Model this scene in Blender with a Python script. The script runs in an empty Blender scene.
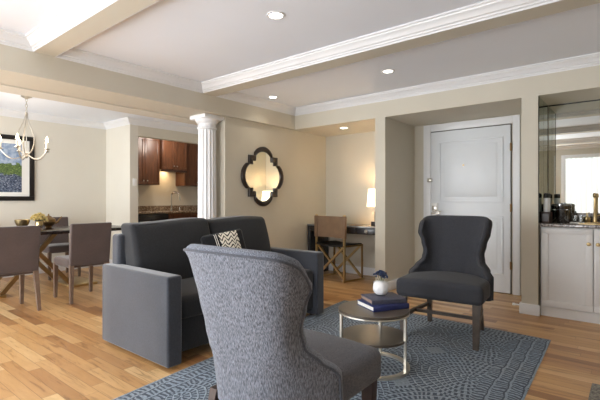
import bpy, bmesh, math, random
from mathutils import Vector, Matrix
random.seed(7)
PI = math.pi
scene = bpy.context.scene
C = scene.collection
# ------------------------------------------------------------------ materials
class N:
    def __init__(s, name):
        s.m = bpy.data.materials.new(name); s.m.use_nodes = True
        s.nt = s.m.node_tree; s.b = s.nt.nodes['Principled BSDF']
        s.x = s.nt.nodes.new('ShaderNodeTexCoord')
    def n(s, t, **k):
        o = s.nt.nodes.new('ShaderNode' + t)
        for a, v in k.items():
            if a[0] == '_': setattr(o, a[1:], v)
        return o
    def l(s, a, b): s.nt.links.new(a, b)
    def inp(s, sock, v):
        if hasattr(v, 'is_output') or isinstance(v, bpy.types.NodeSocket): s.l(v, sock)
        else: sock.default_value = v
    def math(s, op, a, b=0.0, c=None):
        o = s.n('Math', _operation=op); s.inp(o.inputs[0], a); s.inp(o.inputs[1], b)
        if c is not None: s.inp(o.inputs[2], c)
        return o.outputs[0]
    def mapping(s, scale=(1,1,1), rot=(0,0,0), loc=(0,0,0), src=None):
        o = s.n('Mapping'); s.l(src or s.x.outputs['Object'], o.inputs[0])
        o.inputs['Scale'].default_value = scale; o.inputs['Rotation'].default_value = rot; o.inputs['Location'].default_value = loc
        return o.outputs[0]
    def noise(s, vec, scale=5, detail=4, rough=.5, dist=0):
        o = s.n('TexNoise'); s.l(vec, o.inputs['Vector'])
        o.inputs['Scale'].default_value = scale; o.inputs['Detail'].default_value = detail
        o.inputs['Roughness'].default_value = rough; o.inputs['Distortion'].default_value = dist
        return o.outputs[0]
    def ramp(s, fac, stops, interp='LINEAR'):
        o = s.n('ValToRGB'); s.inp(o.inputs[0], fac); cr = o.color_ramp; cr.interpolation = interp
        while len(cr.elements) < len(stops): cr.elements.new(.5)
        for e, (p, c) in zip(cr.elements, stops):
            e.position = p; e.color = (*c, 1) if len(c) == 3 else c
        return o.outputs[0]
    def mix(s, fac, a, b, mode='MIX'):
        o = s.n('MixRGB', _blend_type=mode)
        s.inp(o.inputs[0], fac)
        for i, v in ((1, a), (2, b)):
            if isinstance(v, tuple): o.inputs[i].default_value = (*v[:3], 1)
            else: s.l(v, o.inputs[i])
        return o.outputs[0]
    def bump(s, h, strength=.3, dist=.01):
        o = s.n('Bump'); s.l(h, o.inputs['Height']); o.inputs['Strength'].default_value = strength
        o.inputs['Distance'].default_value = dist; s.l(o.outputs[0], s.b.inputs['Normal'])
    def set(s, **k):
        names = dict(col='Base Color', rough='Roughness', metal='Metallic', spec='Specular IOR Level', sheen='Sheen Weight', coat='Coat Weight',
                     emit='Emission Color', es='Emission Strength', trans='Transmission Weight')
        for a, v in k.items():
            if isinstance(v, tuple) and len(v) == 3: v = (*v, 1)
            s.inp(s.b.inputs[names[a]], v)
        return s
def srgb(r, g, b):
    f = lambda c: (c/255/12.92 if c/255 <= .04045 else ((c/255+.055)/1.055)**2.4)
    return (f(r), f(g), f(b))
def plain(name, col, rough=.5, metal=0, var=.06, scale=14, bump=0, **k):
    m = N(name); v = m.mapping()
    f = m.noise(v, scale, 3)
    a = tuple(c*(1-var) for c in col); b = tuple(min(1, c*(1+var)) for c in col)
    m.set(col=m.ramp(f, [(.3, a), (.7, b)]), rough=rough, metal=metal, **k)
    if bump: m.bump(m.noise(v, scale*6, 2), bump, .003)
    return m.m
def fabric(name, col, rough=.9, var=.25, scale=160, stretch=(1,1,1), sheen=.2, bump=.4, big=.1):
    m = N(name); v = m.mapping(scale=stretch)
    f = m.noise(v, scale, 3, .6); g = m.noise(m.mapping(), 4, 3)
    a = tuple(c*(1-var) for c in col); b = tuple(min(1, c*(1+var)) for c in col)
    c1 = m.ramp(f, [(.36, a), (.64, b)])
    c2 = m.ramp(g, [(.3, (1-big,)*3), (.7, (1,1,1))])
    m.set(col=m.mix(1.0, c1, c2, 'MULTIPLY'), rough=rough, sheen=sheen, spec=.2)
    m.b.inputs['Sheen Roughness'].default_value = .45
    m.bump(f, bump, .002)
    return m.m
def emis(name, col, s):
    m = N(name); m.set(col=col, emit=col, es=s, rough=.6); return m.m
M = {}
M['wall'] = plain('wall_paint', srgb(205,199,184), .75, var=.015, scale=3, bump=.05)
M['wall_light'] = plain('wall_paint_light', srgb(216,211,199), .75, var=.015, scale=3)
M['ceil'] = plain('ceiling_paint', srgb(238,243,252), .85, var=.01, scale=2)
M['trim'] = plain('white_trim', srgb(228,229,231), .4, var=.01, scale=5)
M['door'] = plain('door_paint', srgb(228,232,236), .4, var=.01, scale=5)
M['gap'] = plain('gap_dark', srgb(70,66,60), .8)
M['cab_white'] = plain('cabinet_white', srgb(226,226,226), .45, var=.01)
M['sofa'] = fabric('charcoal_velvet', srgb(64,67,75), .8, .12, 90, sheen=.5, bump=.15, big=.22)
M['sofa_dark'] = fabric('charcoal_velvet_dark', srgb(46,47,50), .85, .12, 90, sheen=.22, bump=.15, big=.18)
M['tweed'] = fabric('blue_grey_tweed', srgb(114,118,128), .95, .62, 330, (1,1,.16), .15, .5, .08)
M['tweed_seat'] = fabric('grey_tweed_seat', srgb(98,99,105), .95, .4, 330, (1,.5,1), .15, .5, .08)
M['tweed_dark'] = fabric('charcoal_tweed', srgb(60,61,66), .95, .4, 330, (1,1,.4), .08, .5, .1)
M['piping'] = fabric('grey_piping', srgb(84,87,96), .9, .2, 120)
M['piping_dark'] = fabric('dark_piping', srgb(44,45,50), .9, .2, 120)
M['taupe'] = fabric('taupe_suede', srgb(92,80,77), .9, .08, 120, sheen=.35, bump=.12, big=.18)
M['black_fab'] = fabric('black_fabric', srgb(22,22,25), .85, .2, 120)
M['brass'] = plain('brushed_brass', srgb(204,180,134), .3, 1, .08)
M['brass_dull'] = plain('antique_brass', srgb(150,122,84), .4, .9, .1)
M['nickel'] = plain('brushed_nickel', srgb(196,190,180), .28, 1, .05)
M['chrome'] = plain('polished_chrome', srgb(225,225,225), .08, 1, .02)
M['steel_dark'] = plain('polished_steel', srgb(150,150,152), .12, 1, .02)
M['silver'] = plain('champagne_metal', srgb(214,208,196), .3, .85, .04)
M['bronze'] = plain('dark_bronze_wood', srgb(46,36,31), .3, .2, .2, spec=.6)
M['table_black'] = plain('espresso_wood', srgb(40,31,28), .22, 0, .2)
M['desk_black'] = plain('black_lacquer', srgb(38,38,42), .25, 0, .15)
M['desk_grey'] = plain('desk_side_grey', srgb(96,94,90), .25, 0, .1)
M['desk_top'] = plain('desk_top_lacquer', srgb(120,122,124), .12, 0, .1)
M['leg_wood'] = plain('grey_brown_wood', srgb(74,64,56), .45, 0, .2, scale=30)
M['leg_dark'] = plain('dark_wood_leg', srgb(56,38,30), .4, 0, .2, scale=30)
M['leg_taupe'] = plain('taupe_wood_leg', srgb(112,92,78), .5, 0, .12, scale=30)
M['leather'] = plain('tan_leather', srgb(126,100,76), .5, 0, .12, 8, bump=.15)
M['leather_blk'] = plain('black_leather', srgb(24,22,22), .4)
M['candle'] = plain('ivory_sleeve', srgb(236,228,210), .5)
M['bulb'] = emis('flame_bulb', (1,.82,.55), 14)
M['can'] = emis('downlight_glow', (1,.93,.82), 9)
M['shade'] = emis('lit_lamp_shade', (1,.84,.62), 2.6)
M['black_plastic'] = plain('black_plastic', srgb(20,20,22), .35)
M['white_ceramic'] = plain('white_ceramic', srgb(232,233,236), .35, var=.02)
M['blue_petal'] = plain('slate_blue_petals', srgb(70,86,124), .7, 0, .3, 40)
M['green'] = plain('leaf_green', srgb(84,100,70), .7, 0, .2, 30)
M['yellow_petal'] = plain('cream_yellow_petals', srgb(226,206,142), .7, 0, .12, 40)
M['book_blue'] = plain('navy_cloth', srgb(34,44,98), .6, 0, .15, 60)
M['book_grey'] = plain('slate_cloth', srgb(66,68,86), .6, 0, .15, 60)
M['page'] = plain('paper_pages', srgb(226,222,212), .8, 0, .05, 80)
M['page_brown'] = plain('aged_pages', srgb(140,118,104), .8, 0, .08, 80)
M['white_plastic'] = plain('white_plastic', srgb(238,238,236), .4, var=.01)
M['mirror'] = plain('mirror_glass', srgb(232,236,232), .01, 1, 0)
M['mirror_side'] = plain('side_mirror_glass', srgb(190,204,196), .02, 1, 0)
M['mirror_edge'] = plain('mirror_edge', srgb(52,54,50), .4)
M['mat_board'] = plain('mat_board', srgb(232,230,224), .8, var=.01)
M['frame_black'] = plain('black_frame', srgb(26,22,21), .35)
M['grate'] = fabric('woven_mat', srgb(118,112,100), .95, .6, 60)

def wood_cab():
    m = N('cherry_cabinet'); v = m.mapping(scale=(6,6,.8))
    f = m.noise(v, 6, 5, .6, .6)
    m.set(col=m.ramp(f, [(.25, srgb(56,32,19)), (.5, srgb(86,51,31)), (.8, srgb(106,66,40))]), rough=.35); return m.m
M['cherry'] = wood_cab()
def granite(name, cols, sc=55):
    m = N(name); o = m.n('TexVoronoi'); m.l(m.mapping(), o.inputs['Vector']); o.inputs['Scale'].default_value = sc
    f = m.noise(m.mapping(), sc*.5, 4, .7)
    h = m.math('ADD', m.math('MULTIPLY', o.outputs['Distance'], .5), m.math('MULTIPLY', f, .6))
    m.set(col=m.ramp(h, [(.3, cols[0]), (.5, cols[1]), (.68, cols[2])]), rough=.15); return m.m
M['granite'] = granite('brown_granite', (srgb(50,42,38), srgb(110,88,70), srgb(172,154,132)))
M['granite_bar'] = granite('grey_granite', (srgb(56,50,48), srgb(100,92,88), srgb(160,152,146)))
M['table_walnut'] = plain('grey_walnut_top', srgb(84,75,67), .28, 0, .1, 12)

def floor_mat():
    m = N('oak_strip_floor'); sep = m.n('SeparateXYZ'); m.l(m.x.outputs['Object'], sep.inputs[0])
    X, Y = sep.outputs[0], sep.outputs[1]
    row = m.math('FLOOR', m.math('DIVIDE', Y, .082))
    wn = m.n('TexWhiteNoise', _noise_dimensions='1D'); m.l(row, wn.inputs['W'])
    X2 = m.math('ADD', X, m.math('MULTIPLY', wn.outputs[0], 7))
    col = m.math('FLOOR', m.math('DIVIDE', X2, .78))
    cb = m.n('CombineXYZ'); m.l(col, cb.inputs[0]); m.l(row, cb.inputs[1])
    w2 = m.n('TexWhiteNoise', _noise_dimensions='3D'); m.l(cb.outputs[0], w2.inputs['Vector'])
    rnd = w2.outputs[0]
    # grain
    cg = m.n('CombineXYZ'); m.l(m.math('ADD', X, m.math('MULTIPLY', rnd, 31)), cg.inputs[0]); m.l(m.math('MULTIPLY', Y, 9), cg.inputs[1]); m.l(m.math('MULTIPLY', rnd, 13), cg.inputs[2])
    g = m.noise(cg.outputs[0], 2.2, 6, .62, 1.3)
    base = m.ramp(rnd, [(0, srgb(140,96,58)), (.1, srgb(178,132,84)), (.45, srgb(198,154,102)), (.8, srgb(210,170,118)), (1, srgb(222,188,138))])
    gr = m.ramp(g, [(.3, (.42,.33,.25)), (.44, (.86,.80,.74)), (.7, (1.0,1.0,1.0))])
    c = m.mix(.85, base, gr, 'MULTIPLY')
    # joints
    fy = m.math('FRACT', m.math('DIVIDE', Y, .082)); fx = m.math('FRACT', m.math('DIVIDE', X2, .78))
    jy = m.math('LESS_THAN', m.math('MINIMUM', fy, m.math('SUBTRACT', 1, fy)), .018)
    jx = m.math('LESS_THAN', fx, .003)
    j = m.math('MAXIMUM', jy, jx)
    c = m.mix(m.math('MULTIPLY', j, .55), c, srgb(92,60,36))
    m.set(col=c, rough=m.math('ADD', .26, m.math('MULTIPLY', g, .16)), spec=.5)
    m.bump(m.math('SUBTRACT', m.math('MULTIPLY', g, .2), j), .12, .002)
    return m.m
M['floor'] = floor_mat()

def rug_mat():
    # UV: u,v in metres on the rug; scalloped motifs, rings and dashed border rows
    m = N('distressed_blue_rug'); sep = m.n('SeparateXYZ'); m.l(m.x.outputs['UV'], sep.inputs[0])
    U, V = sep.outputs[0], sep.outputs[1]
    wob = m.noise(m.mapping(src=m.x.outputs['UV']), 7, 3)
    wo = m.math('MULTIPLY', m.math('SUBTRACT', wob, .5), .05)
    Uw = m.math('ADD', U, wo); Vw = m.math('ADD', V, wo)
    W, L = 1.98, 3.3
    e = m.math('MINIMUM', m.math('MINIMUM', Uw, m.math('SUBTRACT', W, Uw)), m.math('MINIMUM', Vw, m.math('SUBTRACT', L, Vw)))
    # motif cells: big ring medallions
    cs = .66
    def cell(a, off=0):
        f = m.math('SUBTRACT', m.math('FRACT', m.math('ADD', m.math('DIVIDE', a, cs), off)), .5)
        return m.math('MULTIPLY', f, cs)
    cu, cv = cell(Uw), cell(Vw, .3)
    r = m.math('POWER', m.math('ADD', m.math('POWER', m.math('ABSOLUTE', cu), 1.6), m.math('POWER', m.math('ABSOLUTE', cv), 1.6)), .625)
    ang = m.math('ARCTAN2', cv, cu)
    rings = m.math('FRACT', m.math('DIVIDE', r, .05))
    ridx = m.math('FLOOR', m.math('DIVIDE', r, .05))
    dash = m.math('SINE', m.math('MULTIPLY', ang, m.math('ADD', 8, m.math('MULTIPLY', ridx, 9))))
    line = m.math('LESS_THAN', rings, .2)
    d2 = m.math('MULTIPLY', m.math('GREATER_THAN', dash, .1), m.math('GREATER_THAN', rings, .3))
    inner = m.math('MAXIMUM', line, m.math('MULTIPLY', d2, .8))
    # border rows
    er = m.math('FRACT', m.math('DIVIDE', e, .085))
    eu = m.math('MINIMUM', Uw, m.math('SUBTRACT', W, Uw)); ev = m.math('MINIMUM', Vw, m.math('SUBTRACT', L, Vw)); al = m.math('ADD', m.math('MULTIPLY', m.math('LESS_THAN', eu, ev), Vw), m.math('MULTIPLY', m.math('LESS_THAN', ev, eu), Uw))
    dd = m.math('GREATER_THAN', m.math('SINE', m.math('ADD', m.math('MULTIPLY', al, 190), m.math('MULTIPLY', wob, 9))), 0)
    bor = m.math('MAXIMUM', m.math('LESS_THAN', er, .16), m.math('MULTIPLY', dd, m.math('GREATER_THAN', er, .26)))
    isb = m.math('LESS_THAN', e, .255)
    pat = m.math('ADD', m.math('MULTIPLY', isb, m.math('MULTIPLY', bor, .8)), m.math('MULTIPLY', m.math('SUBTRACT', 1, isb), inner))
    wear = m.noise(m.mapping(src=m.x.outputs['UV']), 42, 5, .75)
    wr = m.ramp(wear, [(.36, (0,0,0)), (.62, (1,1,1))])
    f = m.math('MULTIPLY', pat, m.math('ADD', .4, m.math('MULTIPLY', wr, .6)))
    big = m.noise(m.mapping(src=m.x.outputs['UV']), 2.3, 2)
    light = m.mix(m.ramp(big, [(.35,(0,0,0)),(.65,(1,1,1))]), srgb(152,170,188), srgb(160,172,182))
    dark = m.mix(m.ramp(wear, [(.3,(0,0,0)),(.7,(1,1,1))]), srgb(34,44,58), srgb(66,80,98))
    c = m.mix(f, dark, light)
    tri = m.math('MULTIPLY', m.math('LESS_THAN', m.math('ADD', m.math('ABSOLUTE', cell(Uw, .5)), m.math('ABSOLUTE', cell(Vw, .8))), .085), m.math('SUBTRACT', 1, isb))
    c = m.mix(m.math('MULTIPLY', tri, .8), c, srgb(128,140,150))
    m.set(col=c, rough=.95, spec=.1, sheen=.2)
    m.bump(m.math('ADD', f, m.math('MULTIPLY', wear, .5)), .5, .004)
    return m.m
M['rug'] = rug_mat()

def art_mat():
    m = N('landscape_print'); sep = m.n('SeparateXYZ'); m.l(m.x.outputs['Object'], sep.inputs[0])
    Z = sep.outputs[2]
    n1 = m.noise(m.mapping(), 16, 6, .7); n2 = m.noise(m.mapping(scale=(1,1,2)), 45, 4, .8)
    z = m.math('ADD', Z, m.math('MULTIPLY', m.math('SUBTRACT', n1, .5), .22))
    sky = m.ramp(n1, [(.35, srgb(96,122,160)), (.6, srgb(168,182,200))])
    tree = m.ramp(n2, [(.35, srgb(30,42,34)), (.5, srgb(78,104,52)), (.7, srgb(150,164,96))])
    low = m.ramp(n2, [(.38, srgb(22,28,44)), (.52, srgb(60,76,104)), (.66, srgb(196,202,212))])
    c = m.mix(m.math('GREATER_THAN', z, .06), tree, sky)
    c = m.mix(m.math('LESS_THAN', z, -.10), c, low)
    m.set(col=c, rough=.5); return m.m
M['art'] = art_mat()
def pillow_mat():
    m = N('patterned_pillow_band'); sep = m.n('SeparateXYZ'); m.l(m.x.outputs['Object'], sep.inputs[0])
    a, b = sep.outputs[1], sep.outputs[2]
    z1 = m.math('PINGPONG', m.math('ADD', a, m.math('MULTIPLY', m.noise(m.mapping(), 14, 1), .05)), .03)
    zz = m.math('FRACT', m.math('DIVIDE', m.math('ADD', b, m.math('MULTIPLY', z1, 1.2)), .034))
    n = m.noise(m.mapping(), 60, 2)
    c = m.mix(m.math('LESS_THAN', m.math('ADD', zz, m.math('MULTIPLY', m.math('SUBTRACT', n, .5), .3)), .4), srgb(214,208,194), srgb(52,50,48))
    m.set(col=c, rough=.9); return m.m
M['pillow_band'] = pillow_mat()
def curtain_mat(E):
    m = N('glowing_sheer_curtain'); sep = m.n('SeparateXYZ'); m.l(m.x.outputs['Object'], sep.inputs[0])
    s = m.math('SINE', m.math('MULTIPLY', sep.outputs[0], 62))
    k = m.math('ADD', .86, m.math('MULTIPLY', s, .14))
    m.set(col=(.9,.9,.9), emit=(.90,.955,1.0), es=m.math('MULTIPLY', k, E), rough=.9)  # daylight and fold shading put into the curtain's own glow
    return m.m
M['curtain'] = curtain_mat(8.0); M['curtain_dim'] = curtain_mat(.8)

# ------------------------------------------------------------------ mesh helpers
def bm_new(): return bmesh.new()
def obj(name, bm, m, parent=None, smooth=True, angle=35, loc=None):
    bmesh.ops.recalc_face_normals(bm, faces=bm.faces)
    me = bpy.data.meshes.new(name); bm.to_mesh(me); bm.free()
    for i, mm in enumerate(m if isinstance(m, (list, tuple)) else [m]): me.materials.append(M[mm] if isinstance(mm, str) else mm)
    if smooth:
        for p in me.polygons: p.use_smooth = True
        me.set_sharp_from_angle(angle=math.radians(angle))
    o = bpy.data.objects.new(name, me); C.objects.link(o)
    if parent is not None: o.parent = parent
    if loc: o.location = loc
    return o
def xf(bm, vs, mat):
    if mat is not None: bmesh.ops.transform(bm, matrix=mat, verts=vs)
def add_box(bm, x0, x1, y0, y1, z0, z1, bev=0, seg=2, mat=None):
    r = bmesh.ops.create_cube(bm, size=1); vs = r['verts']
    for v in vs:
        v.co = Vector(((x0+x1)/2 + v.co.x*(x1-x0), (y0+y1)/2 + v.co.y*(y1-y0), (z0+z1)/2 + v.co.z*(z1-z0)))
    if bev:
        es = list({e for v in vs for e in v.link_edges})
        r2 = bmesh.ops.bevel(bm, geom=es, offset=bev, segments=seg, affect='EDGES', profile=.5)
        vs = list({v for f in r2['faces'] for v in f.verts} | {v for v in vs if v.is_valid})
    xf(bm, vs, mat); return vs
def box(name, dims, m, parent=None, bev=0, mat=None):
    bm = bm_new(); add_box(bm, *dims, bev=bev, mat=mat); return obj(name, bm, m, parent)
def rbox(bm, c, s, r, n=5, puff=None, fn=None, seg=3, mat=None):
    """rounded dense box; puff=(axis, amount) swells that axis in the middle; fn(Vector)->Vector extra deformation"""
    h = [d/2 for d in s]; r = min(r, *[x*.98 for x in h])
    cs = []
    for a in range(3):
        l = [-h[a] + r*(k/seg) for k in range(seg)]
        inner = [-(h[a]-r) + 2*(h[a]-r)*k/n for k in range(n+1)]
        l2 = [h[a] - r + r*(k/seg) for k in range(1, seg+1)]
        cs.append(l + inner + l2)
    new = []
    def P(p):
        q = Vector([max(-(h[a]-r), min(h[a]-r, p[a])) for a in range(3)])
        d = Vector(p) - q
        if d.length > 1e-9: d = d.normalized()*r
        res = q + d
        if puff:
            ax, am = puff; o = [a for a in range(3) if a != ax]
            k = (1-(abs(p[o[0]])/h[o[0]])**2.5)*(1-(abs(p[o[1]])/h[o[1]])**2.5)
            res[ax] += am*k*(1 if p[ax] > 0 else -1)*abs(p[ax])/h[ax]
        if fn: res = fn(res)
        return res
    for a in range(3):
        u, v = [(1,2),(0,2),(0,1)][a]
        for sg in (-1, 1):
            grid = []
            for i in cs[u]:
                rowv = []
                for j in cs[v]:
                    p = [0,0,0]; p[a] = sg*h[a]; p[u] = i; p[v] = j
                    w = bm.verts.new(P(p) + Vector(c)); rowv.append(w); new.append(w)
                grid.append(rowv)
            for i in range(len(grid)-1):
                for j in range(len(grid[0])-1):
                    bm.faces.new((grid[i][j], grid[i+1][j], grid[i+1][j+1], grid[i][j+1]))
    bmesh.ops.remove_doubles(bm, verts=new, dist=1e-5)
    new = [v for v in new if v.is_valid]
    xf(bm, new, mat); return new
def frame_at(d):
    d = d.normalized(); up = Vector((0,0,1)) if abs(d.z) < .95 else Vector((1,0,0))
    a = d.cross(up).normalized(); return a, a.cross(d).normalized()
def tube(bm, pts, r, seg=10, closed=False, square=False):
    pts = [Vector(p) for p in pts]; n = len(pts); rs = r if isinstance(r, (list, tuple)) else [r]*n
    rings = []; a = None
    for i, p in enumerate(pts):
        if closed: d = pts[(i+1) % n] - pts[i-1]
        else: d = pts[min(i+1, n-1)] - pts[max(i-1, 0)]
        d.normalize()
        if a is None: a, b = frame_at(d)
        else:
            a = (a - d*a.dot(d)).normalized(); b = a.cross(d)
        if square: offs = [(-1,-1),(1,-1),(1,1),(-1,1)]
        else: offs = [(math.cos(2*PI*k/seg), math.sin(2*PI*k/seg)) for k in range(seg)]
        rings.append([bm.verts.new(p + a*x*rs[i] + b*y*rs[i]) for x, y in offs])
    m = len(rings[0])
    for i in range(n if closed else n-1):
        A, B = rings[i], rings[(i+1) % n]
        for k in range(m): bm.faces.new((A[k], A[(k+1) % m], B[(k+1) % m], B[k]))
    if not closed: bm.faces.new(rings[0][::-1]); bm.faces.new(rings[-1])
def lathe(bm, prof, c=(0,0,0), seg=32, mat=None, flute=0, nfl=0):
    rings = []
    new = []
    for r, z in prof:
        ring = []
        for k in range(seg):
            a = 2*PI*k/seg; rr = r
            v = bm.verts.new((c[0]+rr*math.cos(a), c[1]+rr*math.sin(a), c[2]+z)); ring.append(v); new.append(v)
        rings.append(ring)
    for A, B in zip(rings, rings[1:]):
        for k in range(seg): bm.faces.new((A[k], A[(k+1) % seg], B[(k+1) % seg], B[k]))
    bm.faces.new(rings[0][::-1]); bm.faces.new(rings[-1])
    xf(bm, new, mat)
def taper(bm, p0, p1, s0, s1):
    """square leg from p0 (top, half size s0) to p1 (bottom, half size s1)"""
    V = []
    for p, s in ((p0, s0), (p1, s1)):
        s = s if isinstance(s, tuple) else (s, s)
        V.append([bm.verts.new((p[0]+x*s[0], p[1]+y*s[1], p[2])) for x, y in ((-1,-1),(1,-1),(1,1),(-1,1))])
    bm.faces.new(V[0]); bm.faces.new(V[1][::-1])
    for k in range(4): bm.faces.new((V[0][k], V[1][k], V[1][(k+1)%4], V[0][(k+1)%4]))
def prism(bm, outline, depth, place):
    """outline of 2-D points, place(u,v,w)->Vector, w in 0..depth"""
    a = [bm.verts.new(place(u, v, 0)) for u, v in outline]; b = [bm.verts.new(place(u, v, depth)) for u, v in outline]
    bm.faces.new(a); bm.faces.new(b[::-1]); n = len(a)
    for k in range(n): bm.faces.new((a[k], b[k], b[(k+1)%n], a[(k+1)%n]))
def thing(name, label, cat, loc=(0,0,0), rz=0, group=None):
    o = bpy.data.objects.new(name, None); C.objects.link(o); o.location = loc; o.rotation_euler = (0,0,rz)
    o.empty_display_size = .1
    o['label'] = label; o['category'] = cat
    if group: o['group'] = group
    return o
def tag(o, label, cat, group=None):
    o['label'] = label; o['category'] = cat
    if group: o['group'] = group
    return o
def dup(root, loc, rz, label, group=None):
    r = root.copy(); C.objects.link(r); r.location = loc; r.rotation_euler = (0,0,rz); r['label'] = label
    if group: r['group'] = group
    for ch in list(root.children):
        c = ch.copy(); C.objects.link(c); c.parent = r
        for g in list(ch.children):
            d = g.copy(); C.objects.link(d); d.parent = c
    return r
def struct(name, dims, m, parent=None, bev=0):
    o = box(name, dims, m, parent, bev)
    if parent is None: o['kind'] = 'structure'
    return o
def sempty(name, loc=(0,0,0)):
    o = bpy.data.objects.new(name, None); C.objects.link(o); o.location = loc; o['kind'] = 'structure'; return o

# ------------------------------------------------------------------ room shell
ZC, ZS = 2.44, 2.15           # tray ceiling, soffit underside
XH, YS, YB = -3.85, 4.61, 5.47  # header face, soffit face, back wall
XR, YR = 1.35, -1.5           # right wall, rear (window) wall
struct('floor', (-8.0, XR, YR-.1, 6.3, -.1, 0), 'floor')
struct('ceiling', (-8.0, XR, YR-.1, 6.3, ZC, ZC+.1), 'ceil')
struct('wall_back', (-6.33, XR, YB, YB+.12, 0, ZC), 'wall')
struct('wall_mirror', (-4.1, -3.92, 3.356, YB, 0, ZS+.02), 'wall')
struct('wall_partition', (-2.549, -2.41, YS, YB, 0, ZS), 'wall')
struct('wall_pier', (-.905, -.76, YS, YB, 0, ZS), 'wall')
struct('wall_niche', (-.76, XR, 5.165, YB, 0, ZS), 'wall')
struct('ceiling_soffit', (-3.92, XR, YS, YB, ZS, ZC), 'wall')
struct('ceiling_header', (-4.33, XH, YR, YS, ZS, ZC), 'wall')
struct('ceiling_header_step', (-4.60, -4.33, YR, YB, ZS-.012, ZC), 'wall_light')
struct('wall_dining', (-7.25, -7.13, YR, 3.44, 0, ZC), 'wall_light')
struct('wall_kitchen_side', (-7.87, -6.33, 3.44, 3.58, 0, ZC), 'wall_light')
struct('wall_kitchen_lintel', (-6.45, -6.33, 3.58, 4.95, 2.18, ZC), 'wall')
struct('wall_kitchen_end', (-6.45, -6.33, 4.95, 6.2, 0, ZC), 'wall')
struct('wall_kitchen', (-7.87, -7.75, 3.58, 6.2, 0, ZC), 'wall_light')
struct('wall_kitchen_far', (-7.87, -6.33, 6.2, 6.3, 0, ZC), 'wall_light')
struct('wall_rear', (-7.13, XR, YR-.1, YR, 0, ZC), 'wall')
struct('wall_right', (XR, XR+.1, YR, YB, 0, ZC), 'wall')
BEAMS = [(-.45, -.28), (1.26, 1.415), (2.97, 3.15)]
for i, (a, b) in enumerate(BEAMS): struct('ceiling_beam', (XH, XR, a, b, 2.346, ZC), 'wall')
PROF = [(0,0),(.088,0),(.088,-.012),(.076,-.016),(.072,-.026),(.058,-.034),(.044,-.048),(.036,-.062),(.022,-.068),(.020,-.078),(.008,-.082),(.006,-.094),(0,-.094)]
tn = [0]
def crown(p0, p1, nrm, z=ZC, ext0=0, ext1=0, sc=1):
    """crown moulding: runs p0->p1 (2-D), hangs off wall with outward normal nrm; mitred ends when ext=-1/+1"""
    tn[0] += 1
    p0, p1, nrm = Vector(p0), Vector(p1), Vector(nrm); d = (p1-p0).normalized()
    bm = bm_new(); A = []; B = []
    for o, dz in PROF:
        o *= sc; dz *= sc
        q0 = p0 + nrm*o + d*o*ext0; q1 = p1 + nrm*o - d*o*ext1
        A.append(bm.verts.new((q0.x, q0.y, z+dz))); B.append(bm.verts.new((q1.x, q1.y, z+dz)))
    n = len(A); bm.faces.new(A); bm.faces.new(B[::-1])
    for k in range(n): bm.faces.new((A[k], B[k], B[(k+1)%n], A[(k+1)%n]))
    o = obj('trim_%d' % tn[0], bm, 'trim', angle=25); o['kind'] = 'structure'; return o
bays = [(YR, -.45), (-.28, 1.26), (1.415, 2.97), (3.15, YS)]
for a, b in bays:
    crown((XH, b), (XR, b), (0,-1), ext0=1, ext1=1)
    crown((XR, a), (XH, a), (0,1), ext0=1, ext1=1)
    crown((XH, a), (XH, b), (1,0), ext0=1, ext1=1)
    crown((XR, b), (XR, a), (-1,0), ext0=1, ext1=1)
crown((-7.13, YR), (-7.13, 3.44), (1,0), ext1=1)
crown((-7.13, 3.44), (-6.33, 3.44), (0,-1), ext0=1, ext1=-1)
crown((-6.33, 3.44), (-6.33, YB), (1,0), ext0=-1)
crown((-4.60, YB), (-4.60, YR), (-1,0))
bn = [0]
def baseboard(side, x0, x1, y0, y1, h=.12):
    o = struct('baseboard_' + side, (x0, x1, y0, y1, 0, h), 'trim', bev=.005); return o
baseboard('dining', -7.13, -7.112, YR, 3.44)
baseboard('kitchen_side', -7.13, -6.33, 3.422, 3.44)
baseboard('mirror', -3.92, -3.902, 3.34, YB)
baseboard('nook', -3.90, -2.549, YB-.018, YB)
baseboard('partition', -2.41, -2.392, YS-.018, YB)
baseboard('partition_front', -2.549, -2.41, YS-.018, YS)
baseboard('partition_nook', -2.567, -2.549, YS-.018, YB)
baseboard('door_left', -2.392, -2.272, YB-.018, YB)
baseboard('pier_left', -.923, -.905, YS-.018, YB-.03, .105)
baseboard('pier', -.923, -.742, YS-.020, YS, .105)
baseboard('right', XR-.018, XR, YR, YS)

# column
col = thing('column', 'white fluted round column with square cap at the end of the mirror wall', 'column', (-4.075, 3.205, 0))
bm = bm_new(); seg = 96; rings = []
for z in [0.1+i*(1.9/8) for i in range(9)]:
    ring = []
    rr = .118 - .012*(z/2)
    for k in range(seg):
        a = 2*PI*k/seg; f = abs(math.sin(a*8)); ring.append(bm.verts.new(((rr-.010*(1-(1-f)**2)*1)*math.cos(a), (rr-.010*(1-(1-f)**2))*math.sin(a), z)))
    rings.append(ring)
for A, B in zip(rings, rings[1:]):
    for k in range(seg): bm.faces.new((A[k], A[(k+1)%seg], B[(k+1)%seg], B[k]))
obj('shaft', bm, 'trim', col, angle=50)
bm = bm_new(); lathe(bm, [(.105,1.98),(.118,1.99),(.118,2.005),(.108,2.012),(.108,2.05),(.122,2.06),(.138,2.085),(.142,2.10)], seg=48)
obj('capital', bm, 'trim', col)
box('abacus', (-.148,.148,-.148,.148,2.10,ZS-.001), 'trim', col, bev=.006)
bm = bm_new(); lathe(bm, [(.15,.04),(.155,.06),(.15,.08),(.125,.09),(.122,.11)], seg=48); add_box(bm, -.165,.165,-.165,.165,0,.045); obj('plinth', bm, 'trim', col)

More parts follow.
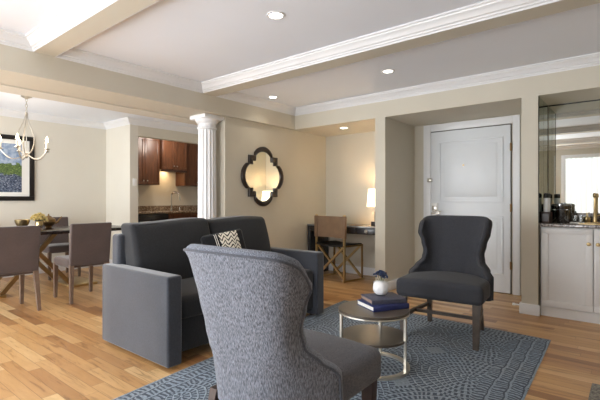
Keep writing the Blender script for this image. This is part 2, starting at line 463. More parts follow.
# door 1
D = sempty('door_1', (0,0,0)); yd = YB
dx0, dx1, dz1 = -2.165, -1.188, 2.035
bm = bm_new(); add_box(bm, dx0, dx1, yd-.03, yd-.001, .008, dz1, bev=.003); obj('door_panel', bm, 'door', D)
def panel_mould(x0, x1, z0, z1):
    bm = bm_new(); w = .022; y = yd-.03
    for a in ((x0, x1, z0, z0+w), (x0, x1, z1-w, z1), (x0, x0+w, z0+w, z1-w), (x1-w, x1, z0+w, z1-w)):
        add_box(bm, a[0], a[1], y-.013, y, a[2], a[3], bev=.005)
    add_box(bm, x0+.07, x1-.07, y-.006, y, z0+.07, z1-.07, bev=.004)
    obj('panel_moulding', bm, 'door', D)
panel_mould(-2.055, -1.265, 1.10, 1.905); panel_mould(-2.055, -1.265, .22, .93)
for z0 in (1.72, .99, .30):
    bm = bm_new(); add_box(bm, dx1-.004, dx1+.018, yd-.040, yd-.02, z0, z0+.09, bev=.003); tube(bm, [(dx1+.008,yd-.043,z0-.005),(dx1+.008,yd-.043,z0+.095)], .006); obj('hinge', bm, 'brass_dull', D)
bm = bm_new(); tube(bm, [(-1.735,yd-.045,1.575),(-1.735,yd-.03,1.575)], .011, 16); obj('peephole', bm, 'brass', D)
box('lock_plate', (-2.148,-2.062,yd-.055,yd-.03,.93,1.09), 'white_plastic', D, bev=.008)
box('keypad', (-2.136,-2.080,yd-.060,yd-.054,.99,1.05), 'nickel', D, bev=.003)
bm = bm_new(); tube(bm, [(-2.11,yd-.05,.985),(-2.11,yd-.10,.985),(-2.0,yd-.10,.98)], .010); add_box(bm, -2.15,-2.03,yd-.062,yd-.04,.945,.965, bev=.003); obj('door_handle', bm, 'nickel', D)
bm = bm_new(); add_box(bm, -2.205,-2.15,yd-.062,yd-.03,1.37,1.42,bev=.006); tube(bm, [(-2.20,yd-.07,1.41),(-2.13,yd-.07,1.41),(-2.13,yd-.07,1.38),(-2.20,yd-.07,1.38)], .006); obj('security_latch', bm, 'nickel', D)
bm = bm_new()
for a in ((-2.270, dx0-.004, 0, dz1+.105), (dx1+.026, -1.085, 0, dz1+.105), (dx0-.004, dx1+.026, dz1+.012, dz1+.105)):
    add_box(bm, a[0], a[1], yd-.028, yd, a[2], a[3], bev=.004)
obj('door_casing', bm, 'trim', D)
bm = bm_new(); 
for a in ((dx0-.006, dx0, 0.0, dz1+.012), (dx1, dx1+.008, 0.0, dz1+.012), (dx0, dx1, dz1, dz1+.012), (dx0, dx1, 0, .009)): add_box(bm, a[0], a[1], yd-.012, yd-.0005, a[2], a[3])
obj('door_gap', bm, 'gap', D)
bm = bm_new(); tube(bm, [(-.923,4.70,.06),(-.985,4.70,.06)], .008, 12); tube(bm, [(-.985,4.70,.06),(-1.005,4.70,.06)], .013, 12)
tag(obj('door_stop', bm, 'white_plastic'), 'small white peg door stop on the baseboard of the narrow pier', 'door stop')
# light switch by kitchen
sw = thing('light_switch', 'white light switch plate on wall left of kitchen opening', 'switch', (-6.33,3.52,1.42))
box('switch_plate', (0,.008,-.035,.035,-.058,.058), 'white_plastic', sw, bev=.002); box('rocker', (.008,.013,-.014,.014,-.03,.03), 'white_plastic', sw, bev=.001)

# windows at the rear (behind the camera; first seen in the bar mirror, others unseen)
def window(i, x0, x1, z0, z1):
    W = sempty('window_%d' % i)
    bm = bm_new(); w = .09; y = YR
    for a in ((x0-w, x0, z0-w, z1+w), (x1, x1+w, z0-w, z1+w), (x0, x1, z1, z1+w), (x0, x1, max(0.0, z0-w), z0)): add_box(bm, a[0], a[1], y, y+.03, max(0, a[2]), a[3], bev=.004)
    obj('window_frame', bm, 'trim', W)
    bm = bm_new(); n = int((x1-x0)/.0125); prev = None
    for k in range(n+1):
        x = x0 + (x1-x0)*k/n; yy = y+.035+.012*math.sin((x)*62)
        cur = (bm.verts.new((x, yy, z0)), bm.verts.new((x, yy, z1)))
        if prev: bm.faces.new((prev[0], cur[0], cur[1], prev[1]))
        prev = cur
    obj('sheer_curtain', bm, 'curtain_dim' if i == 1 else 'curtain', W, angle=80)
window(1, -1.36, .0, .06, 2.12)
window(2, -3.68, -1.75, .06, 2.12)
window(3, -6.9, -4.3, .06, 2.12)  # both unseen windows are widened to brighten the left floor

# downlights
def downlight(x, y, z, label, warm=False, power=14):
    t = thing('downlight', label, 'ceiling light', (x, y, z), 0, 'recessed ceiling lights')
    bm = bm_new(); 
    prof = [(.047,-.001),(.05,-.007),(.064,-.006),(.068,0)]
    rings = [[bm.verts.new((r*math.cos(2*PI*k/32), r*math.sin(2*PI*k/32), zz)) for k in range(32)] for r, zz in prof]
    for A, B in zip(rings, rings[1:]):
        for k in range(32): bm.faces.new((A[k], A[(k+1)%32], B[(k+1)%32], B[k]))
    obj('trim_ring', bm, 'trim', t)
    bm = bm_new(); lathe(bm, [(.047,-.0005),(.047,-.003),(.03,-.004)]); obj('lens', bm, 'can', t)
    L = bpy.data.lights.new('downlight_lamp', 'SPOT'); L.energy = power; L.spot_size = math.radians(125); L.spot_blend = .8; L.shadow_soft_size = .04; L.color = (1,.86,.68)
    lo = bpy.data.objects.new('downlight_lamp', L); C.objects.link(lo); lo.location = (x, y, z-.02)
downlight(-1.99, 2.17, ZC, 'recessed ceiling downlight in the middle bay, nearest of the four', power=16)
downlight(-1.97, 3.83, ZC, 'recessed ceiling downlight above the dark wingback chair, right of the far bay', power=13)
downlight(-3.60, 3.87, ZC, 'recessed ceiling downlight at the left end of the far bay near the column', power=4)
downlight(-3.22, 4.93, ZS, 'recessed downlight in the low soffit above the desk', power=6)

# ------------------------------------------------------------------ rug, mat
rug = bm_new(); uvl = rug.loops.layers.uv.new('UVMap')
Lb, Lt = Vector((-2.25,.62)), Vector((-2.565,3.93)); Rb, Rt = Vector((-.43,.60)), Vector((-.545,3.865))
nx, ny = 24, 40; top = []
for j in range(ny+1):
    row = []
    for i in range(nx+1):
        a = Lb.lerp(Lt, j/ny); b = Rb.lerp(Rt, j/ny); p = a.lerp(b, i/nx)
        edge = min(i, nx-i, j, ny-j) == 0
        row.append(rug.verts.new((p.x, p.y, .004 if edge else .012)))
    top.append(row)
for j in range(ny):
    for i in range(nx):
        f = rug.faces.new((top[j][i], top[j][i+1], top[j+1][i+1], top[j+1][i]))
        for lp, (ii, jj) in zip(f.loops, ((i,j),(i+1,j),(i+1,j+1),(i,j+1))): lp[uvl].uv = (ii/nx*1.98, jj/ny*3.3)
border = [top[0][i] for i in range(nx+1)] + [top[j][nx] for j in range(1, ny+1)] + [top[ny][i] for i in range(nx-1, -1, -1)] + [top[j][0] for j in range(ny-1, 0, -1)]
lowv = [rug.verts.new((v.co.x, v.co.y, 0.0005)) for v in border]
for k in range(len(border)):
    k2 = (k+1) % len(border); rug.faces.new((border[k], lowv[k], lowv[k2], border[k2]))
rug.faces.new(lowv)
tag(obj('area_rug', rug, 'rug', angle=60), 'distressed blue and grey patterned area rug on the wood floor', 'rug')
bm = bm_new(); rbox(bm, (.28, 2.70, .006), (1.0, .80, .010), .004, n=4)
tag(obj('floor_mat', bm, 'grate'), 'small woven grey mat on the floor at the bottom right corner', 'mat')

# ------------------------------------------------------------------ sofa
S = thing('sofa', 'charcoal velvet two-seat sofa with boxy arms, its side to the dining area', 'sofa', (-2.83, 2.43, 0))
ys, ye = -.88, .86     # local y extents
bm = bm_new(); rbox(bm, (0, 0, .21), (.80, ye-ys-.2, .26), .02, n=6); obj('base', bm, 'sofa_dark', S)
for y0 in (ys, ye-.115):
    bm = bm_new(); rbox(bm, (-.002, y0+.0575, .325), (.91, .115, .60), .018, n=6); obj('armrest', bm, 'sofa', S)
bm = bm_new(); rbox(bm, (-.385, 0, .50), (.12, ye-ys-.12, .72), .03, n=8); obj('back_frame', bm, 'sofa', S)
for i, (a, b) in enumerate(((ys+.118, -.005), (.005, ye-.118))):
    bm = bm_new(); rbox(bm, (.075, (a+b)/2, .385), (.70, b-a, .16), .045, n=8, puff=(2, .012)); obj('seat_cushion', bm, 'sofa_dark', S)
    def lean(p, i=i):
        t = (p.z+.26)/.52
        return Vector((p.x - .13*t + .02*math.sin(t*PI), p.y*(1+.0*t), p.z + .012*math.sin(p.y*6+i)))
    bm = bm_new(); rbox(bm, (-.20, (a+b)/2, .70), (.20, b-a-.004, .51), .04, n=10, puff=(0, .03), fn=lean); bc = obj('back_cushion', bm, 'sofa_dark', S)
    # side gusset seam as piping
    hy, hz = (b-a)/2-.02, .235
    pts = []
    for k in range(48):
        a2 = 2*PI*k/48; cx_, cy_ = math.cos(a2), math.sin(a2)
        yy = hy*math.copysign(abs(cx_)**.22, cx_); zz = .01+hz*math.copysign(abs(cy_)**.22, cy_)
        t = (zz+.26)/.52
        pts.append((-.20+.088-.13*t+.02*math.sin(t*PI), (a+b)/2+yy, .69+zz))
    bm = bm_new(); tube(bm, pts, .005, 6, closed=True); obj('piping', bm, 'piping_dark', bc)
for x in (-.37, .37):
    for y in (ys+.07, ye-.07):
        bm = bm_new(); taper(bm, (x,y,.05), (x,y,.014 if x > 0 else .0), .03, .024); obj('leg', bm, 'leg_dark', S)
# throw pillow
T = thing('throw_pillow', 'black square throw pillow with cream patterned band on the charcoal sofa', 'pillow', (-2.76, 2.37, .68), math.radians(-22))
rot = Matrix.Rotation(math.radians(-16), 4, 'Y') @ Matrix.Rotation(math.radians(9), 4, 'X')
bm = bm_new(); rbox(bm, (0,0,0), (.08,.37,.35), .028, n=8, puff=(0,.045), mat=rot); obj('cushion', bm, 'black_fab', T)
def onp(y, z):
    k = (1-(abs(y)/.185)**2.5)*(1-(abs(z)/.175)**2.5); return rot @ Vector((.041+.045*k+.003, y, z))
bm = bm_new(); g = [[bm.verts.new(onp(-.05+.17*i/10, -.163+.326*j/14)) for j in range(15)] for i in range(11)]
for i in range(10):
    for j in range(14): bm.faces.new((g[i][j], g[i+1][j], g[i+1][j+1], g[i][j+1]))
obj('patterned_band', bm, 'pillow_band', T)
bm = bm_new()
for yy in (-.085, -.070): tube(bm, [onp(yy, -.16+.32*j/14) for j in range(15)], .0025, 6)
obj('stripe', bm, 'page', T)

# ------------------------------------------------------------------ wingback chairs
def interp(tab, z):
    if z <= tab[0][0]: return tab[0][1]
    for (a, b), (c, d) in zip(tab, tab[1:]):
        if z <= c:
            t = (z-a)/(c-a); t = t*t*(3-2*t) if len(tab) > 3 else t; return b+(d-b)*t
    return tab[-1][1]
WB = [(.33,.222),(.50,.235),(.64,.243),(.76,.265),(.87,.295),(.95,.302)]
WF = [(.33,.345),(.485,.345),(.53,.312),(.60,.262),(.66,.254),(.74,.272),(.84,.304),(.91,.312),(.95,.304)]
FT = [(.33,.215),(.475,.215),(.505,.195),(.54,.155),(.60,.118),(.68,.112),(.76,.13),(.86,.158),(.91,.145),(.95,.10)]
YT = [(.33,.262),(.50,.278),(.66,.303),(.82,.335),(.96,.365)]
def ylin(z):
    for (a, b), (c, d) in zip(YT, YT[1:]):
        if z <= c: return b+(d-b)*(z-a)/(c-a)
    return YT[-1][1]
def shell_pt(s, t, inset=0.0):
    z0 = .312; zt = .955 - .012*s*s - .05*abs(s)**6 - .07*abs(s)**22
    z = z0 + t*(zt-z0)
    f = interp(FT, z); yb = ylin(z) - inset
    ph = s*PI/2; q = 2/3.2; fw = 1 - abs(math.cos(ph))**q if abs(s) < .9999 else 1.0; w = interp(WB, z) + (interp(WF, z)-interp(WB, z))*fw**1.3 - inset
    x = w*math.copysign(abs(math.sin(ph))**q, s) if s else 0
    y = yb - f + f*abs(math.cos(ph))**q if abs(s) < .9999 else yb - f
    return Vector((x, y, z))
def svals(n):
    return [math.copysign(1-(1-abs(k/n))**1.35, k) if k else 0 for k in range(-n, n+1)]
def make_wing(name, label, outer, seat, pipe, legm):
    t = thing(name, label, 'chair')
    S_, T_ = svals(22), [k/34 for k in range(35)]
    th = .048
    bm = bm_new()
    def layer(ins): return [[bm.verts.new(shell_pt(s, u, ins)) for u in T_] for s in S_]
    A, B = layer(0), layer(th)
    nS, nT = len(S_), len(T_)
    for G, fl in ((A, 0), (B, 1)):
        for i in range(nS-1):
            for j in range(nT-1):
                q = (G[i][j], G[i+1][j], G[i+1][j+1], G[i][j+1]); f = bm.faces.new(q[::-1] if fl else q); f.material_index = fl
    # rounded rim
    rim = [(0, j) for j in range(nT)] + [(i, nT-1) for i in range(1, nS)] + [(nS-1, j) for j in range(nT-2, -1, -1)]
    mids = []
    cen = Vector((0, .1, .6))
    for (i, j) in rim:
        a, b = A[i][j].co, B[i][j].co; m_ = (a+b)/2
        if j == nT-1 and 0 < i < nS-1: out = Vector((0,0,1))
        elif j == nT-1: out = Vector((0,-.6,.8))
        else: out = Vector((0,-1,0))
        row = [bm.verts.new(a.lerp(b, k/5) + out*.024*math.sin(PI*k/5)) for k in range(1, 5)]
        mids.append([A[i][j]] + row + [B[i][j]])
    for r1, r2 in zip(mids, mids[1:]):
        for k in range(5): bm.faces.new((r1[k], r1[k+1], r2[k+1], r2[k]))
    # bottom closure
    bot = [(A[i][0], B[i][0]) for i in range(nS)]
    for (a, b), (c, d) in zip(bot, bot[1:]): bm.faces.new((a, b, d, c))
    o = obj('backrest', bm, [outer, seat], t, angle=70)
    # piping along outer rim
    pts = [A[0][0]] and [shell_pt(S_[i], T_[j]) for (i, j) in rim]
    bm = bm_new(); tube(bm, pts, .0055, 8); obj('piping', bm, pipe, t)
    # seat
    def sf(p):
        ya = p.y-.055; k = 1 - .46*max(0, min(1, (ya-.0)/.21))**1.1
        return Vector((p.x*k, p.y, p.z + (.012*(1-(p.x/.34)**2))*(1 if p.z > 0 else 0)))
    bm = bm_new(); rbox(bm, (0, -.055, .405), (.67, .52, .145), .038, n=10, puff=(2, .006), fn=sf); obj('seat', bm, seat, t)
    bm = bm_new(); tube(bm, [(-.31,-.298,.345),(.31,-.298,.345)], .004, 6); obj('seat_seam', bm, pipe, t)
    for sx in (-1, 1):
        bm = bm_new(); taper(bm, (sx*.285,-.265,.345), (sx*.278,-.275,0), (.030,.024), (.020,.017)); obj('leg', bm, legm, t)
        bm = bm_new(); taper(bm, (sx*.205,.205,.345), (sx*.225,.275,0), (.022,.026), (.016,.018)); obj('leg', bm, legm, t)
        bm = bm_new(); tube(bm, [(sx*.281,-.262,.16),(sx*.262,-.05,.175),(sx*.226,.250,.17)], .013, square=True); obj('stretcher', bm, legm, t)
    bm = bm_new(); tube(bm, [(-.262,-.05,.173),(.262,-.05,.173)], .012, square=True); obj('stretcher', bm, legm, t)
    return t
near = make_wing('wingback_chair', 'light blue-grey tweed wingback chair seen from behind in the foreground', 'tweed', 'tweed_seat', 'piping', 'leg_dark')
near.location = (-1.184, 1.345, .012); near.rotation_euler = (0,0,math.radians(181)); near.scale = (.935, 1, .967)
far = make_wing('wingback_chair', 'dark charcoal wingback chair standing before the white door, facing the camera', 'tweed_dark', 'tweed_dark', 'piping_dark', 'leg_wood')
far.location = (-1.243, 3.475, .012); far.rotation_euler = (0,0,math.radians(5.5))

# ------------------------------------------------------------------ coffee table
tx, ty = -1.385, 2.485
R2 = (.775, .632); F2 = (-.632, .775)
T = thing('accent_table', 'round two-tier side table with grey wood top and silver legs on the rug', 'table', (tx, ty, .012))
for nm, z, r in (('tabletop', .372, .237), ('lower_shelf', .195, .225)):
    bm = bm_new(); lathe(bm, [(0.001,z),(r-.004,z),(r,z+.004),(r,z+.014),(r-.003,z+.017),(.001,z+.017)], seg=64); obj(nm, bm, 'table_walnut', T)
bm = bm_new(); tube(bm, [(.232*math.cos(2*PI*k/64), .232*math.sin(2*PI*k/64), .366) for k in range(64)], .006, 8, closed=True); obj('rim', bm, 'silver', T)
bm = bm_new()
rings = []
for k in range(64):
    a = 2*PI*k/64; rings.append([bm.verts.new((r*math.cos(a), r*math.sin(a), z)) for r, z in ((.205,0),(.238,0),(.238,.016),(.205,.016))])
for k in range(64):
    A, B = rings[k], rings[(k+1)%64]
    for j in range(4): bm.faces.new((A[j], A[(j+1)%4], B[(j+1)%4], B[j]))
obj('base_ring', bm, 'silver', T)
for a in (-38, 190, 68):
    a = math.radians(a); l, f = .226*math.cos(a), .226*math.sin(a)
    x, y = l*R2[0]+f*F2[0], l*R2[1]+f*F2[1]
    bm = bm_new(); tube(bm, [(x,y,.012),(x,y,.368)], .0075, 4, square=True); obj('leg', bm, 'silver', T)
zt = .012+.389
def book(name, label, cx, cy, z, w, d, h, rz, cover, page):
    t = thing(name, label, 'book', (cx, cy, z), rz)
    bm = bm_new(); add_box(bm, -w/2, w/2, -d/2, d/2, 0, .004, bev=.001); add_box(bm, -w/2, w/2, -d/2, d/2, h-.004, h, bev=.001)
    add_box(bm, -w/2-.002, w/2, -d/2-.003, -d/2+.004, 0, h, bev=.002); obj('cover', bm, cover, t)
    box('pages', (-w/2+.006, w/2-.006, -d/2+.004, d/2-.006, .004, h-.004), page, t)
    return t
ra = math.atan2(.241, .136)
book('hardcover_book', 'navy blue hardcover book lying at the bottom of the stack on the round table', -1.362, 2.565, zt, .275, .225, .033, ra, 'book_blue', 'page')
book('hardcover_book', 'slate grey hardcover book with brown pages, topmost of the stack under the vase', -1.372, 2.590, zt+.0335, .25, .20, .030, ra-.12, 'book_grey', 'page_brown')
vz = zt+.064
V = thing('round_vase', 'white round ribbed vase standing on the stacked books', 'vase', (-1.395, 2.605, vz))
bm = bm_new(); seg = 64; rings = []
prof = [(.02,0)] + [(.057*math.sin(math.radians(a)), .054-.056*math.cos(math.radians(a))) for a in range(28,158,8)] + [(.0215,.109),(.018,.109),(.018,.09)]
for r, z in prof: rings.append([bm.verts.new(((r*(1-.035*abs(math.sin(8*2*PI*k/seg/2)) if .005 < z < .1 else r))*math.cos(2*PI*k/seg), (r*(1-.035*abs(math.sin(8*2*PI*k/seg/2)) if .005 < z < .1 else r))*math.sin(2*PI*k/seg), z)) for k in range(seg)])
for A, B in zip(rings, rings[1:]):
    for k in range(seg): bm.faces.new((A[k], A[(k+1)%seg], B[(k+1)%seg], B[k]))
bm.faces.new(rings[0][::-1]); bm.faces.new(rings[-1])
obj('vase_body', bm, 'white_ceramic', V, angle=60)
def flower_ball(bm, c, r, n=14, k=1.0):
    for i in range(n):
        th = random.random()*2*PI; ph = math.acos(1-1.3*random.random())
        d = Vector((math.sin(ph)*math.cos(th), math.sin(ph)*math.sin(th), math.cos(ph)))
        a, b = frame_at(d); p = Vector(c)+d*r*.35; w = r*.42
        tip = Vector(c)+d*r
        v = [bm.verts.new(p), bm.verts.new(p.lerp(tip,.6)+a*w), bm.verts.new(tip+Vector((0,0,-r*.1))), bm.verts.new(p.lerp(tip,.6)-a*w)]
        bm.faces.new(v)
        v = [bm.verts.new(p), bm.verts.new(p.lerp(tip,.6)+b*w), bm.verts.new(tip+a*.1*r), bm.verts.new(p.lerp(tip,.6)-b*w)]
        bm.faces.new(v)
Fl = thing('flower_posy', 'small bunch of slate blue flowers in the white round vase', 'flowers', (-1.395, 2.605, vz+.095))
bm = bm_new(); bs = bm_new()
for i in range(14):
    a = i*2.4; r = .010+.034*(i/14); h = .062 - .026*(i/14) + random.uniform(-.005,.01)
    c = (r*math.cos(a), r*math.sin(a), h); flower_ball(bm, c, .019, 16); tube(bs, [(0.2*c[0],.2*c[1],-.01), c], .0012, 5)
obj('petals', bm, 'blue_petal', Fl, smooth=False); obj('stems', bs, 'green', Fl)

# ------------------------------------------------------------------ desk nook
T = thing('writing_desk', 'black writing desk with drawer standing in the nook under the soffit', 'desk', (-3.24, 5.2, 0))
w2, y0, y1 = .655, -.24, .245
box('desktop', (-w2, w2, y0-.01, y1, .745, .765), 'desk_top', T, bev=.003)
box('apron', (-w2+.01, w2-.01, y0+.02, y1-.01, .655, .745), 'desk_black', T, bev=.003)
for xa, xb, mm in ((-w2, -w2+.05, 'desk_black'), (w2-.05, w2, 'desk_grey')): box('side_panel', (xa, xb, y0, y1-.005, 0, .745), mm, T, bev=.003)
for xa, xb in ((-.60,-.21),(-.20,.19),(.20,.53)):
    dr = box('drawer', (xa, xb, y0-.004, y0+.03, .662, .740), 'desk_black', T, bev=.004)
    bm = bm_new(); xm = (xa+xb)/2; tube(bm, [(xm+.02*math.cos(2*PI*k/24), y0-.012, .700+.02*math.sin(2*PI*k/24)) for k in range(24)], .005, 8, closed=True); tube(bm, [(xm,y0-.004,.70),(xm,y0-.016,.70)], .009); obj('ring_pull', bm, 'nickel', dr)
L = thing('table_lamp', 'lit table lamp with cream drum shade and dark base on the desk', 'lamp', (-2.865, 5.22, .766))
bm = bm_new(); rings = []
for r, z in ((.135,.27),(.112,.52)): rings.append([bm.verts.new((r*math.cos(2*PI*k/48), r*math.sin(2*PI*k/48), z)) for k in range(48)])
for k in range(48): bm.faces.new((rings[0][k], rings[0][(k+1)%48], rings[1][(k+1)%48], rings[1][k]))
obj('lamp_shade', bm, 'shade', L)
bm = bm_new(); add_box(bm, -.06,.06,-.05,.05,0,.06,bev=.004); add_box(bm,-.02,.02,-.02,.02,.06,.20,bev=.003); obj('lamp_base', bm, 'bronze', L)
bm = bm_new(); tube(bm, [(0,0,.2),(0,0,.33)], .008); obj('lamp_stem', bm, 'nickel', L)
bm = bm_new(); lathe(bm, [(.012,.33),(.03,.37),(.03,.40),(.01,.43)]); obj('bulb', bm, 'bulb', L)
lt = bpy.data.lights.new('lamp_light', 'POINT'); lt.energy = 4.5; lt.color = (1,.76,.5); lt.shadow_soft_size = .03
lo = bpy.data.objects.new('lamp_light', lt); C.objects.link(lo); lo.location = (-2.865, 5.22, 1.235)
lt = bpy.data.lights.new('lamp_light_down', 'POINT'); lt.energy = 2; lt.color = (1,.76,.5); lt.shadow_soft_size = .03
lo = bpy.data.objects.new('lamp_light_down', lt); C.objects.link(lo); lo.location = (-2.865, 5.22, 1.09)
bm = bm_new(); rbox(bm, (0,0,.004), (.17,.12,.008), .003, n=2); o = obj('notepad', bm, 'brass_dull', loc=(-3.14,5.12,.7665)); tag(o, 'thin brown notepad lying on the desk beside the lamp', 'notepad')
# director chair
T = thing('folding_chair', 'tan leather folding chair with crossed brass legs pulled up to the desk', 'chair', (-3.36, 5.0, 0), math.radians(-9))
hw = .272
def lb(p, r=.3): pass
bm = bm_new(); pts = 12
g1 = []
for k in range(pts+1):
    x = -hw+.01 + (2*hw-.02)*k/pts; yy = -.165 - .03*(1-(x/hw)**2)*-1
    g1.append((x, -.175+.03*(1-(x/hw)**2)))
rows = []
for off in (0, -.012):
    rows.append([[bm.verts.new((x, y+off, z)) for z in (.60,.68,.78,.90)] for x, y in g1])
for R_, fl in zip(rows, (0,1)):
    for i in range(pts):
        for j in range(3):
            q = (R_[i][j], R_[i+1][j], R_[i+1][j+1], R_[i][j+1]); bm.faces.new(q)
for i in range(pts):
    for j in (0, 3): bm.faces.new((rows[0][i][j], rows[0][i+1][j], rows[1][i+1][j], rows[1][i][j]))
obj('backrest', bm, 'leather', T)
for sx in (-1, 1):
    bm = bm_new(); add_box(bm, sx*hw-.028, sx*hw+.028, -.20, -.155, .595, .905, bev=.008); obj('back_sleeve', bm, 'leather', T)
    bm = bm_new(); tube(bm, [(sx*hw,-.175,.02),(sx*hw,-.175,.92)], .013, square=True); obj('back_post', bm, 'brass', T)
    bm = bm_new(); tube(bm, [(sx*hw,.20,.02),(sx*hw,.20,.50)], .011, square=True); obj('front_post', bm, 'brass_dull', T)
    bm = bm_new(); tube(bm, [(sx*hw,-.20,.012),(sx*hw,.24,.012)], .012, square=True); obj('foot_rail', bm, 'brass', T)
    bm = bm_new(); tube(bm, [(sx*hw,-.19,.49),(sx*hw,.21,.49)], .012, square=True); obj('seat_rail', bm, 'brass_dull', T)
for y in (-.165, .19):
    for sx in (-1, 1):
        bm = bm_new(); tube(bm, [(sx*(hw-.01),y+sx*.012,.03),(-sx*(hw-.01),y+sx*.012,.48)], .014, square=True); obj('cross_leg', bm, 'brass', T)
def sag(p): return Vector((p.x, p.y, p.z - .02*(1-(p.x/.29)**2)))
bm = bm_new(); rbox(bm, (0,.01,.505), (.53,.40,.03), .012, n=8, fn=sag); obj('seat', bm, 'leather_blk', T)

# wall mirror (quatrefoil)
def quatre(k0, a, arc_c, r, c0, c1, n=14):
    """outline: lobe centre arc_c radius r, corner block from c0 to c1"""
    pts = []
    for q in range(4):
        th = q*PI/2; cs, sn = math.cos(th), math.sin(th)
        loc = []
        amax = math.asin(min(1, c0/r)) if c0 < r else PI/2
        for i in range(n+1):
            t = -amax + 2*amax*i/n; loc.append((arc_c + r*math.cos(t), r*math.sin(t)))
        loc.append((c1, c0)); loc.append((c1, c1)); loc.append((c0, c1))
        # next lobe starts at angle
        for x, y in loc: pts.append((x*cs-y*sn, x*sn+y*cs))
    return pts
outer = quatre(0, 0, .205, .195, .165, .272)
inner = quatre(0, 0, .148, .182, .150, .196)
Q = thing('wall_mirror', 'dark quatrefoil wall mirror hung on the beige wall above the sofa', 'mirror', (-3.92, 4.01, 1.445))
bm = bm_new(); n = len(outer)
def ringv(pts, x): return [bm.verts.new((x, u, v)) for u, v in pts]
mid = [((a[0]*.45+b[0]*.55), (a[1]*.45+b[1]*.55)) for a, b in zip(outer, inner)]
rs = [ringv(outer, .002), ringv(outer, .022), ringv([(x*.985, y*.985) for x, y in outer], .030), ringv(mid, .038), ringv([(x*1.02,y*1.02) for x,y in inner], .026), ringv(inner, .012)]
for A, B in zip(rs, rs[1:]):
    for k in range(n): bm.faces.new((A[k], A[(k+1)%n], B[(k+1)%n], B[k]))
obj('frame', bm, 'bronze', Q, angle=30)
bm = bm_new(); bm.faces.new([bm.verts.new((.013, u*1.01, v*1.01)) for u, v in inner]); obj('mirror_glass', bm, 'mirror', Q, smooth=False)

# ------------------------------------------------------------------ bar niche
K = thing('bar_cabinet', 'white bar cabinet with shaker doors built into the mirrored niche', 'cabinet', (-.745, 4.64, 0))
wk = 1.9; 
box('carcass', (0, wk, .02, .51, .09, .868), 'cab_white', K)
box('toe_kick', (0, wk, .012, .40, 0, .09), 'cab_white', K)
def shaker(x0, x1, knobx):
    bm = bm_new(); w = .055
    add_box(bm, x0, x1, .006, .020, .10, .86)
    for a in ((x0, x1, .10, .10+w), (x0, x1, .86-w, .86), (x0, x0+w, .10+w, .86-w), (x1-w, x1, .10+w, .86-w)): add_box(bm, a[0], a[1], -.006, .008, a[2], a[3], bev=.002)
    d = obj('cabinet_door', bm, 'cab_white', K)
    bm = bm_new(); lathe(bm, [(.006,0),(.006,.014),(.015,.02),(.017,.028),(.010,.035),(.002,.036)], seg=24, mat=Matrix.Translation((knobx,-.006,.725)) @ Matrix.Rotation(PI/2, 4, 'X')); obj('knob', bm, 'brass', d)
shaker(.012, .423, .392); shaker(.430, .843, .462); shaker(.850, 1.262, 1.23); shaker(1.27, 1.68, 1.30)
ct = thing('bar_countertop', 'dark granite countertop with low backsplash on the white bar cabinet', 'countertop', (-.745, 4.61, .87))
box('countertop_slab', (0, wk, 0, .545, 0, .03), 'granite_bar', ct, bev=.004)
box('backsplash', (0.01, wk, .528, .545, .03, .125), 'granite_bar', ct, bev=.002)
mb = thing('bar_mirror', 'large wall mirror covering the back of the bar niche', 'mirror', (-.75, 5.163, 1.0))
box('mirror_glass', (0.0, 2.05, -.004, 0, -.005, 1.135), 'mirror', mb); box('top_edge', (0, 2.05, -.006, 0, 1.135, 1.147), 'mirror_edge', mb)
sm = thing('side_mirror', 'tall greenish mirror panels lining the left side of the bar niche', 'mirror', (-.759, 4.63, .905))
box('mirror_glass', (0, .004, 0, .265, 0, 1.242), 'mirror_side', sm); box('mirror_glass', (0, .004, .268, .52, 0, 1.242), 'mirror_side', sm)
bm = bm_new(); add_box(bm, 0,.006,-.006,0,0,1.244); add_box(bm, 0,.0045,.265,.268,0,1.242); add_box(bm,0,.006,.52,.527,0,1.242); obj('mirror_edge', bm, 'mirror_edge', sm)
zc = .9005
I = thing('ice_bucket', 'polished chrome ice bucket with lid on the bar counter', 'bucket', (-.615, 5.025, zc))
bm = bm_new(); lathe(bm, [(.076,0),(.084,.004),(.087,.01),(.089,.16),(.092,.165),(.092,.172),(.086,.176)], seg=48); obj('bucket_body', bm, 'steel_dark', I)
bm = bm_new(); lathe(bm, [(.087,.176),(.087,.184),(.075,.190),(.04,.193),(.012,.194),(.010,.199),(.002,.200)], seg=48); obj('lid', bm, 'steel_dark', I)
bm = bm_new(); tube(bm, [(.090*math.cos(a), .090*math.sin(a), .13) for a in [2*PI*k/32 for k in range(32)]], .004, 6, closed=True); obj('band', bm, 'steel_dark', I)
B_ = thing('coffee_caddy', 'dark brown wooden caddy in the left corner of the bar counter', 'caddy', (-.715, 4.81, zc))
bm = bm_new(); add_box(bm, -.036,.036,-.10,.10,0,.11,bev=.004); obj('caddy_box', bm, 'leg_dark', B_)
box('caddy_front', (-.030,.030,-.103,-.100,.02,.09), 'bronze', B_)
def jar(x, y, label):
    j = thing('coffee_jar', label, 'jar', (x, y, zc+.1105), 0, None)
    bm = bm_new(); lathe(bm, [(.018,0),(.021,.004),(.021,.13),(.017,.14)], seg=24); obj('jar_body', bm, 'white_ceramic', j)
    bm = bm_new(); lathe(bm, [(.022,.14),(.023,.145),(.023,.175),(.018,.185),(.004,.188)], seg=24); obj('jar_lid', bm, 'black_plastic', j)
jar(-.715, 4.76, 'white jar with black lid at the front of the dark caddy on the bar')
jar(-.715, 4.82, 'white jar with black lid in the middle of the dark caddy on the bar')
jar(-.715, 4.88, 'white jar with black lid at the back of the dark caddy on the bar')
F = thing('bar_faucet', 'tall brushed gold bar faucet behind the small sink', 'faucet', (-.335, 5.06, zc))
